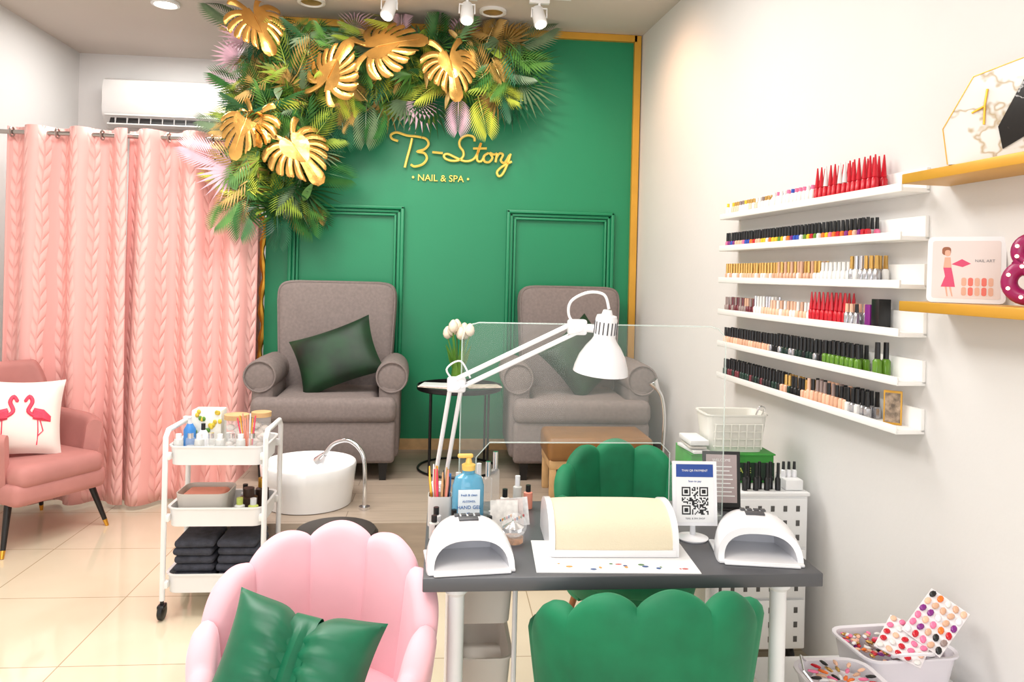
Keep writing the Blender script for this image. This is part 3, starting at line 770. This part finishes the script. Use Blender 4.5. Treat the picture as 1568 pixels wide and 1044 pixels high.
b.lathe((0,-.031,.042),[(.0001,0),(.009,0)],bt,14,RX(90),cap=False); b.box((0,-.0305,.026),(.05,.001,.006),bt)
b.lathe((0,0,.165),[(.019,0),(.02,.015),(.01,.02),(.007,.035)],yp,18); b.box((-.01,0,.205),(.045,.016,.012),yp,.005,3)
b.done((.085,2.17,Z),4)
b=B('qr_payment_stand'); blue=mat('qr_blue',(30,70,150),.4); ink=mat('ink_black',(10,10,14),.5,var=0); gtx=mat('grey_text',(120,120,125),.6,var=0)
M=T(0,0,.13)@RX(82)
b.add([( -.0625,-.0875,-.004),(.0625,-.0875,-.004),(.0625,.0875,-.004),(-.0625,.0875,-.004),(-.0625,-.0875,.003),(.0625,-.0875,.003),(.0625,.0875,.003),(-.0625,.0875,.003)],[(0,1,2,3),(4,5,6,7),(0,1,5,4),(1,2,6,5),(2,3,7,6),(3,0,4,7)],wplast,M)
b.quad(M,.105,.035,blue,0,.062,.0036); b.quad(M,.105,.12,white,0,-.018,.0036)
b.text('THAI QR PAYMENT',.0085,M@T(0,.062,.0042),white,.0002)
q=21; cs=.075/q
for i in range(q):
    for j in range(q):
        def fnd(a,c): 
            mm=max(abs(a-3),abs(c-3)); return mm in (3,0,1)
        if i<8 and j<8: on= i<7 and j<7 and fnd(i,j)
        elif i<8 and j>12: on= i<7 and j>13 and fnd(i,j-14)
        elif i>12 and j<8: on= i>13 and j<7 and fnd(i-14,j)
        else: on=R.random()<.5
        if on: b.quad(M,cs,cs,ink,-.0375+cs*(i+.5),-.02+.0375-cs*(j+.5),.0042)
b.text('Scan to pay',.008,M@T(0,.033,.0042),blue,.0002); b.text('NAIL & SPA SHOP',.007,M@T(0,-.068,.0042),gtx,.0002)
b.lathe((0,.01,0),[(.0001,0),(.042,0),(.044,.004),(.03,.008),(.008,.012),(.007,.05)],wplast,28,cap=False)
b.done((.715,2.05,Z),-3)
b=B('price_card_stand'); cgrey=mat('notice_print',(176,160,160),.5,var=.05)
M=T(0,0,.09)@RX(83)
b.poly(M,[(-.06,-.09),(.06,-.09),(.06,.09),(-.06,.09)],black,.004)
b.quad(M,.098,.15,cgrey,0,.005,.001); b.text('WELCOME',.012,M@T(0,.062,.0014),white,.0002)
for k in range(8): b.quad(M,R.uniform(.05,.085),.0035,white,0,.042-k*.013,.0016)
b.box((0,.0,.003),(.13,.06,.006),black,.002)
b.done((.90,2.33,Z),-6)
b=B('jewel_jar'); amber=mat('amber_beads',(200,140,90),.3,var=.4,vs=60)
b.lathe((0,0,0),[(.03,0),(.032,.012),(.03,.03),(.026,.035)],clear,20); b.lathe((0,0,.002),[(.028,0),(.028,.014)],amber,18)
b.lathe((0,0,.034),[(.028,0),(.03,.01),(.012,.02),(.0001,.024)],chrome,20,cap=False)
b.tube([(.0+.03*math.cos(a),-.034,.058+.03*math.sin(a)) for a in [2*PI*k/20 for k in range(20)]],.004,clear,8,closed=True)
b.ell((0,-.034,.058),(.026,.008,.026),clear,16); b.done((.205,2.04,Z))
b=B('sticker_packets'); 
for k in range(3): b.add([(-.04,0,0),(.04,0,0),(.04,.025,.075),(-.04,.025,.075)],[(0,1,2,3)],mat('packet_%d'%k,[(225,222,216),(216,204,200),(230,230,230)][k],.3,var=.15,vs=60),T(k*.02-.02,.012*k,0)@RZ(k*8))
for k in range(12): b.ell((-.03+.006*k,.008,.02+.003*(k%6)),(.003,.002,.005),pc[k%4],6)
b.done((.21,2.15,Z))
b=B('brush_holder')
b.tray((0,0,0),.07,.055,.085,.012,.002,wj); 
for k in range(18):
    x,y=R.uniform(-.026,.026),R.uniform(-.018,.018); c=R.choice([fl,wplast,black,pk,gold,blu,wood]); h=R.uniform(.12,.17)
    b.tube([(x*.7,y*.7,.004),(x*1.25,y*1.3,h*.75),(x*1.35,y*1.4,h)],[.003,.004,.002],c,6)
b.done((.005,2.20,Z))
b=B('nail_tool_bottles')
for x,y,h,c in ((.03,2.08,.05,black),(.15,2.30,.15,clear),(.175,2.34,.17,clear),(.125,2.36,.13,wplast),(.16,2.18,.06,wj),(-.005,2.12,.07,wplast),(.0,2.04,.045,pk),(-.01,2.08,.06,wj),(.045,2.13,.06,wplast),(.145,2.12,.045,amber),(.06,2.33,.11,wplast),(.09,2.35,.14,black),(.20,2.26,.08,cot),(.245,2.33,.10,wj),(.28,2.34,.07,pk)):
    b.lathe((x,y,Z),[(.014,0),(.014,h*.7),(.006,h*.75)],c,12); b.cyl((x,y,Z+h*.74),.008,h*.3,chrome if c is clear else (black if h<.1 else wplast),10)
b.done()
b=B('acrylic_sneeze_guard'); acr=glassy('acrylic',(235,245,240),.11,.02); edge=glassy('acrylic_edge',(225,240,234),.4,.1)
x0,x1,z0,z1,r=.06,.875,Z,1.335,.05
pts=[(x0,z0),(x0+.05,z0),(x0+.05,.93),(x0+.09,.975)]+[(x1-.20,.975),(x1-.17,.945),(x1-.17,z0),(x1,z0)]
pts+=[(x1-r+r*math.cos(math.radians(a)),z1-r+r*math.sin(math.radians(a))) for a in (0,30,60,90)]+[(x0+r+r*math.cos(math.radians(a)),z1-r+r*math.sin(math.radians(a))) for a in (90,120,150,180)]
n=len(pts); y=2.255
b.add([(p[0],y,p[1]) for p in pts],[tuple(range(n))],acr)
b.tube([(p[0],y,p[1]) for p in pts],.002,edge,6,closed=True)
for x in (x0+.02,x1-.03): b.box((x,y,Z+.006),(.03,.09,.01),acr)
b.done()
b=B('desk_lamp')
b.cyl((.0,2.37,Z),.028,.014,wplast,20); b.cyl((.0,2.37,Z),.012,.06,wplast,14); b.box((0,2.395+.04,.735),(.05,.03,.075),wplast,.006); b.box((0,2.40,.765),(.05,.08,.012),wplast,.003)
el=Vector((.045,2.22,1.155)); hd=Vector((.385,2.14,1.335))
def twin(a,c,off):
    d=(c-a).normalized(); nrm=d.cross(Vector((0,1,0))).normalized()
    for o_ in (-off,off):
        b.tube([a+nrm*o_,c+nrm*o_],.0065,wplast,8)
        b.tube([a+nrm*o_+Vector((0,-.024,0)),c+nrm*o_+Vector((0,-.024,0))],.0045,wplast,6)
bs0=Vector((.0,2.37,Z+.055)); twin(bs0,el,.016); twin(el,hd,.014)
for p in (bs0,el,hd): 
    b.box((p.x,p.y-.01,p.z),(.055,.034,.045),wplast,.008,3); b.lathe((p.x,p.y-.035,p.z),[(.012,0),(.012,.05)],wplast,14,RX(-90))
b.tube(curve([tuple(el),tuple(el+Vector((-.03,-.02,.045))),tuple(el+Vector((.01,-.02,.07))),tuple(el+Vector((.04,-.01,.02)))],6),.003,wplast,6)
hc=Vector((.458,2.10,1.30))
b.tube([hd,hc+Vector((0,0,.03))],.012,wplast,10)
b.tube(curve([tuple(hd),(.36,2.13,1.37),(.365,2.12,1.41),(.41,2.11,1.435),(.455,2.10,1.43),(.47,2.10,1.39)],6),.0042,wplast,8)
Ms=RY(4)@RX(6)
b.lathe(tuple(hc),[(.0001,.088),(.012,.088),(.016,.075),(.028,.072),(.031,.062),(.031,.01),(.036,.0),(.05,-.018),(.066,-.045),(.076,-.075),(.079,-.092),(.076,-.092),(.072,-.074),(.06,-.045),(.04,-.018),(.0001,-.01)],wplast,40,Ms,cap=False)
for k in range(16):
    a=2*PI*k/16; b.tube([hc+Ms.to_3x3()@Vector((.0312*math.cos(a),.0312*math.sin(a),.02)),hc+Ms.to_3x3()@Vector((.0312*math.cos(a),.0312*math.sin(a),.055))],.002,grey_t,4)
b.ell(tuple(hc+Vector((0,0,-.045))),(.024,.024,.035),mat('lamp_bulb',(255,250,240),emis=1.5,var=0))
b.done()
b=B('under_desk_cart')
for z in (.12,.33,.52):
    b.tray((.13,2.2,z),.16,.3,.1,.03,.004,gpl,.92,rim=.006)
for x in (.045,.215):
    for y in (2.04,2.36): b.tube([(x,y,.03),(x,y,.66)],.007,white,8); b.ell((x,y,.025),(.015,.02,.025),white,10)
b.tray((.13,2.2,.645),.19,.34,.02,.02,.004,white,1)
b.done()

# ---------------------------------------------------------------- cabinet right
b=B('perforated_cabinet'); dkh=mat('hole_dark',(84,82,80),.6)
cx0,cx1,cy0,cy1=1.02,1.41,2.76,3.12
b.box(((cx0+cx1)/2,(cy0+cy1)/2,.37),(cx1-cx0,cy1-cy0,.59),white,.006)
b.box(((cx0+cx1)/2,(cy0+cy1)/2,.667),(cx1-cx0+.012,cy1-cy0+.012,.015),white,.004)
for i in range(3):
    zc=.175+i*.193
    b.box(((cx0+cx1)/2,cy0-.005,zc+.0),(cx1-cx0-.02,.012,.183),white,.004)
    for ix in range(7):
        for iz in range(3): b.box((cx0+.045+ix*.05,cy0-.0115,zc-.055+iz*.055),(.015,.002,.022),dkh,.0009)
for x in (cx0+.04,cx1-.04):
    for y in (cy0+.04,cy1-.04): b.ell((x,y,.038),(.014,.034,.038),black,12)
b.done()
ZC=.676
b=B('green_cardboard_box'); gb=mat('box_green',(60,160,60),.5,var=.2,vs=12); gk=mat('box_dark',(18,50,30),.5)
b.box((1.16,2.99,ZC+.055),(.34,.2,.11),gb,.003); b.box((1.16,2.886,ZC+.045),(.34,.006,.07),gk,.001); b.box((1.16,2.98,ZC+.113),(.345,.205,.006),gb,.002)
b.text('NAIL CARE',.03,T(1.16,2.882,ZC+.05)@RX(90),glabel,.0005); b.done()
b=B('white_basket'); wbk=mat('basket_plastic',(232,230,222),.4,var=.02)
b.tray((1.185,2.98,ZC+.1165),.25,.16,.15,.03,.006,wbk,.85,rim=.006)
for k in range(7):
    x=1.09+k*.032
    b.tube([(x,2.902-.0022*i,ZC+.13+.02*i) for i in range(6)],.003,wbk,6)
for i in range(4): b.tube([(1.085,2.905-.0035*i,ZC+.14+.03*i),(1.285,2.905-.0035*i,ZC+.14+.03*i)],.003,wbk,6)
b.tube(curve([(1.26,2.91,ZC+.26),(1.27,2.90,ZC+.30),(1.30,2.92,ZC+.29),(1.30,2.95,ZC+.25)],5),.004,chrome,6)
b.done()
b=B('paper_tray'); b.box((1.02,2.95,ZC+.125),(.07,.16,.012),white,.002,M=RZ(6)); b.box((1.02,2.95,ZC+.14),(.07,.14,.008),gpl,.002,M=RZ(-4)); b.box((1.02,2.95,ZC+.16),(.075,.15,.02),white,.003); b.done()
def bottle(b,x,y,z,r,hb,hc,mb,mc,cone=False,n=8):
    b.lathe((x,y,z),[(r,0),(r,hb*.85),(r*.55,hb)],mb,n)
    if cone: b.lathe((x,y,z+hb),[(r*.75,0),(r*.55,hc*.4),(r*.2,hc)],mc,n)
    else: b.lathe((x,y,z+hb*.98),[(r*.62,0),(r*.55,hc)],mc,n)
b=B('polish_bottles_on_cabinet'); 
b.box((1.365,2.83,ZC+.02),(.07,.10,.04),white,.004)
for k in range(7):
    x=1.17+k*.022; y=2.79+.02*(k%2)
    bottle(b,x,y,ZC,.011,.05,.055,black,black)
for k in range(3): bottle(b,1.342+k*.022,2.83,ZC+.04,.010,.03,.03,wplast,black)
b.done()

# ---------------------------------------------------------------- wall shelves
ledge=mat('ledge_white',(244,243,240),.4,var=.01)
zs=[1.01+.152*i for i in range(6)]
b=B('wall_picture_ledge'); b.M=WM
for z in zs:
    b.box((-.05,-2.19,z+.007),(.1,1.31,.014),ledge,.002); b.box((-.097,-2.19,z+.014),(.008,1.31,.026),ledge,.002); b.box((-.007,-2.19,z+.042),(.014,1.31,.075),ledge,.002)
b.done()
col=lambda n,c,**k: mat('polish_'+n,c,.2,var=.02,**k)
PC={'red':col('red',(200,20,40)),'mar':col('maroon',(110,40,50)),'pea':col('peach',(240,190,160)),'nud':col('nude',(216,170,140)),'grn':col('green',(96,140,40)),'dgr':col('darkgreen',(20,50,40)),
'blu':col('blue',(40,80,180)),'yel':col('yellow',(240,200,40)),'org':col('orange',(240,120,40)),'pin':col('pink',(240,120,160)),'pur':col('purple',(130,40,130)),'gry':col('grey',(150,130,125)),'wht':col('white',(232,230,226)),
'gld':mat('polish_gold',(200,160,90),.25,.7,var=.05),'sil':mat('polish_silver',(190,190,195),.2,.8,var=.05),'blk':black}
b=B('nail_polish_bottles'); b.M=WM
def row(i,specs,rows=(-.035,-.068)):
    z=zs[i]+.0145
    for (y0,y1,step,r,hb,hc,mbs,mcs,cone) in specs:
        y=y0
        while y>y1:
            for x in rows:
                bottle(b,x+R.uniform(-.002,.002),y,z,r,hb,hc,PC[R.choice(mbs)],PC[R.choice(mcs)],cone)
            y-=step
A=-1.56
row(5,[(A,-2.0,.026,.0115,.046,.018,['wht','pea','wht'],['gry','yel','wht','gld','blk'],False),(-2.0,-2.3,.029,.013,.055,.016,['wht','wht'],['wht','pin','blu','wht'],False),(-2.32,-2.68,.029,.0125,.055,.075,['red'],['red','red','wht'],True)])
row(4,[(A,-2.66,.0245,.0105,.034,.040,['red','yel','blu','pin','org','wht','grn','pur','pea'],['blk'],False)])
row(3,[(A,-2.05,.025,.0105,.034,.045,['wht','pea','nud'],['gld'],False),(-2.05,-2.36,.025,.0105,.036,.045,['nud','wht'],['gld','nud'],False),(-2.37,-2.55,.027,.012,.045,.03,['wht'],['wht'],False),(-2.55,-2.7,.027,.012,.05,.045,['wht','sil'],['gld','sil'],False)])
row(2,[(A,-1.85,.025,.0105,.036,.036,['mar','gry'],['mar','gry','nud'],False),(-1.85,-2.0,.025,.0105,.04,.045,['pea','wht'],['wht','sil'],False),(-2.0,-2.3,.026,.0115,.038,.034,['wht','pea'],['pea','nud','wht'],False),(-2.3,-2.52,.027,.012,.05,.065,['red'],['red'],True),(-2.53,-2.6,.027,.0115,.05,.03,['sil'],['pea','blk'],False)])
row(1,[(A,-2.0,.025,.0105,.036,.042,['pea','nud'],['blk'],False),(-2.0,-2.4,.026,.0115,.036,.048,['blk','dgr','sil'],['blk'],False),(-2.4,-2.62,.028,.0125,.042,.048,['grn'],['blk'],False),(-2.70,-2.72,.03,.015,.055,.055,['grn'],['blk'],False)])
row(0,[(A,-2.1,.0245,.0105,.036,.044,['blk','dgr','mar'],['blk'],False),(-2.1,-2.3,.026,.011,.036,.042,['dgr','blk','pea'],['blk','gld'],False),(-2.3,-2.55,.026,.012,.045,.042,['pea','nud'],['blk','pea','gry'],False),(-2.55,-2.68,.027,.0125,.04,.05,['wht','sil'],['blk'],False)])
z=zs[2]+.0145; b.box((-.05,-2.645,z+.04),(.04,.03,.08),PC['pur'],.002); b.box((-.05,-2.69,z+.05),(.045,.04,.10),PC['blk'],.002)
b.done()
b=B('small_framed_picture'); b.M=WM@T(-.05,-2.76,zs[0]+.0145)@RZ(-45)
fpm=mat('picture_print',(150,130,110),.5,var=.6,vs=60)
b.box((0,0,.055),(.055,.008,.11),goldp,.002); b.box((0,-.0045,.055),(.045,.002,.095),fpm); b.done()
b=B('gold_wall_shelf'); b.M=WM; b.box((-.08,-3.2,1.795),(.16,.55,.03),goldp,.003); b.done()
b=B('gold_wall_shelf'); b.M=WM; b.box((-.08,-3.2,1.415),(.16,.55,.03),goldp,.003); b.done()
def veins(name,base,vein,scale=5,wd=.014):
    mt=bpy.data.materials.new(name); mt.use_nodes=True
    nt=mt.node_tree; bs=nt.nodes['Principled BSDF']; tc=nt.nodes.new('ShaderNodeTexCoord'); nz=nt.nodes.new('ShaderNodeTexNoise'); nz.inputs['Scale'].default_value=scale; nz.inputs['Detail'].default_value=4
    ab=nt.nodes.new('ShaderNodeMath'); ab.operation='SUBTRACT'; ab.inputs[1].default_value=.5; a2=nt.nodes.new('ShaderNodeMath'); a2.operation='ABSOLUTE'
    rp=nt.nodes.new('ShaderNodeValToRGB'); rp.color_ramp.elements[0].position=0; rp.color_ramp.elements[1].position=wd; rp.color_ramp.elements[0].color=lin(vein); rp.color_ramp.elements[1].color=lin(base)
    nt.links.new(tc.outputs['Object'],nz.inputs['Vector']); nt.links.new(nz.outputs['Fac'],ab.inputs[0]); nt.links.new(ab.outputs[0],a2.inputs[0]); nt.links.new(a2.outputs[0],rp.inputs['Fac']); nt.links.new(rp.outputs[0],bs.inputs['Base Color']); bs.inputs['Roughness'].default_value=.15
    return mt
mm=veins('white_marble',(232,230,226),(190,170,140),5); mk=veins('black_marble',(26,24,24),(190,190,190),8,.008)
b=B('marble_polygon_clock'); b.M=WM@T(-.09,-3.225,1.811)@RZ(-55)@RX(87)
b.poly(I4,[(-.13,0),(.12,0),(.15,.17),(.09,.28),(-.075,.235),(-.145,.10)],mm,.016)
b.poly(I4,[(-.0,.03),(.05,.06),(.115,.19),(.09,.262),(.045,.215),(-.012,.09)],mk,.004,.0045)
b.tube([(-.13,.0,.001),(-.145,.10,.001),(-.075,.235,.001),(.09,.28,.001),(.15,.17,.001)],.0015,gold,6)
b.tube([(-.045,.10,.004),(-.045,.15,.004),(-.04,.195,.004)],.003,gold,6); b.tube([(-.045,.15,.004),(-.075,.135,.004)],.003,gold,6)
b.done()
b=B('nail_ad_display_frame'); b.M=WM@T(-.085,-3.10,1.4305)@RZ(-42)@RX(80)
def rr(w,h,r,x0=0,y0=0): return [(x0+sx*(w/2-r)+r*math.cos(math.radians(a)),y0+sy*(h/2-r)+r*math.sin(math.radians(a))) for sx,sy,a0 in ((1,1,0),(-1,1,90),(-1,-1,180),(1,-1,270)) for a in (a0,a0+30,a0+60,a0+90)]
b.poly(I4,rr(.19,.19,.014,0,.095),wplast,.01,.005)
b.poly(I4,rr(.165,.165,.006,0,.095),mat('ad_paper',(226,212,208),.4,var=.02),0,.0054)
skn=mat('ad_skin',(222,170,146),.5,var=0); adp=mat('ad_pink',(214,70,110),.5,var=0); adn=mat('ad_nail_coral',(226,110,96),.4,var=0); hair=mat('ad_hair',(150,90,60),.5,var=0)
b.poly(I4,[(-.055,.1),(-.035,.1),(-.03,.075),(-.025,.045),(-.06,.045),(-.05,.075)],adp,0,.0058)
b.poly(I4,[(-.052,.13),(-.038,.13),(-.035,.1),(-.055,.1)],skn,0,.0057); b.poly(I4,rr(.014,.018,.006,-.045,.142),skn,0,.0058); b.poly(I4,rr(.022,.024,.008,-.048,.148),hair,0,.0056)
b.poly(I4,[(-.05,.045),(-.045,.045),(-.042,.018),(-.045,.018)],skn,0,.0057); b.poly(I4,[(-.04,.045),(-.035,.045),(-.03,.018),(-.033,.018)],skn,0,.0057)
b.poly(I4,[(-.035,.11),(-.01,.125),(.012,.112),(-.008,.102)],adp,0,.0057)
for j in range(2):
    for k in range(5): b.poly(I4,rr(.012,.024,.005,-.004+k*.016,.06-j*.027),adn if k%2 else skn,0,.0058)
b.text('NAIL ART',.011,T(.045,.12,.0058),gtx,.0002)
b.done()
b=B('marquee_letter_light'); b.M=WM@T(-.07,-3.30,1.4305)@RZ(-60)@RX(88); mgt=mat('magenta_metal',(150,16,84),.3,var=.05); blb=mat('marquee_bulb',(255,240,200),emis=2,var=0)
def ring(cx,cy,rx,ry,w):
    pts=[(cx+rx*math.cos(a),cy+ry*math.sin(a),0) for a in [2*PI*k/28 for k in range(28)]]
    b.tube(pts,w,mgt,10,closed=True)
    for k in range(0,28,4): b.ell((pts[k][0],pts[k][1],w),(.005,.005,.005),blb,8)
ring(0,.14,.03,.03,.018); ring(-.005,.062,.043,.04,.02); b.tube([(-.03,.12,0),(.06,.02,0)],.018,mgt,10)
b.done()

# ---------------------------------------------------------------- low corner table with nail samples
LZ=T(0,0,-.06)
b=B('low_shelf_table'); b.M=LZ; b.box((1.22,1.93,.37),(.58,.6,.03),white,.005)
for x in (.96,1.47):
    for y in (1.68,2.18): b.cyl((x,y,.06),.018,.295,white,14)
b.box((1.22,1.93,.15),(.54,.56,.02),white,.004); b.done()
chip=[PC['red'],PC['pin'],PC['pea'],PC['wht'],PC['pur'],PC['org'],PC['nud'],PC['gld'],PC['blk'],PC['gry'],wplast]
cl=mat('basket_white',(232,228,234),.35,var=.02)
b=B('sample_basket'); b.M=LZ; b.tray((1.32,2.06,.386),.28,.2,.12,.04,.004,cl,.85,rim=.008,M=RZ(4))
b.tube(curve([(1.26,1.97,.51),(1.27,1.93,.535),(1.35,1.93,.535),(1.36,1.97,.51)],5),.005,cl,6); 
for k in range(150): b.ell((1.32+R.uniform(-.12,.12),2.06+R.uniform(-.075,.075),.485+R.uniform(0,.015)),(.007,.011,.004),R.choice(chip),6,RZ(R.uniform(0,180)))
b.done()
b=B('nail_sample_board'); bd=mat('board_white',(236,230,232),.3,var=.02); b.M=LZ
for M,nx,ny,pal in ((T(1.405,2.0,.59)@RZ(-28)@RX(48)@RZ(-32)@S(.72,.78,1),5,6,chip),(T(1.315,2.0,.54)@RZ(-20)@RX(22)@RZ(-28)@S(.8,.7,1),5,5,[PC['red'],PC['pin'],PC['wht'],PC['pea'],PC['pin']])):
    b.add([(-.075,-.1,-.004),(.075,-.1,-.004),(.075,.1,-.004),(-.075,.1,-.004),(-.075,-.1,0),(.075,-.1,0),(.075,.1,0),(-.075,.1,0)],[(0,1,2,3),(4,5,6,7),(0,1,5,4),(1,2,6,5),(2,3,7,6),(3,0,4,7)],bd,M)
    for i in range(nx):
        for j in range(ny): 
            p=M@Vector((-.06+i*.12/(nx-1),-.083+j*.166/(ny-1),.003)); b.ell(tuple(p),(.011,.015,.004),R.choice(pal),8,M.to_3x3().to_4x4()@RZ(R.uniform(-25,25)))
b.done()
b=B('sample_tub'); b.M=LZ; b.tray((1.075,1.89,.386),.2,.2,.11,.05,.004,cl,.8,rim=.008)
b.tube([(.985,1.83,.49),(.955,1.87,.53),(.985,1.95,.53),(1.015,1.98,.50)],.003,chrome,6)
for k in range(14):
    a=2*PI*k/14
    for rr_ in (.03,.055,.075): b.ell((1.075+rr_*math.cos(a),1.89+rr_*math.sin(a),.475+rr_*.35),(.006,.016,.004),R.choice(chip),6,RZ(math.degrees(a)+90))
b.lathe((1.075,1.89,.46),[(.0001,0),(.08,.02)],cl,20,cap=False)
b.done()
b=B('sample_book'); b.M=LZ; b.box((1.37,1.80,.395),(.16,.12,.018),adp,.003,M=RZ(10)); b.box((1.37,1.80,.406),(.15,.11,.004),bd,.001,M=RZ(10))
for k in range(30): b.ell((1.31+.022*(k%6),1.765+.02*(k//6),.411),(.008,.007,.004),R.choice(chip),6)
b.done()

# ---------------------------------------------------------------- camera
cd=bpy.data.cameras.new('camera'); cam=bpy.data.objects.new('camera',cd); sc.collection.objects.link(cam)
cd.sensor_width=36; cd.lens=1150/1568*36; cd.shift_y=-101/1568; cd.clip_start=.05
cam.matrix_world=T(0,0,1.48)@RZ(-5.2)@RX(90)@RZ(1.35)
sc.camera=cam
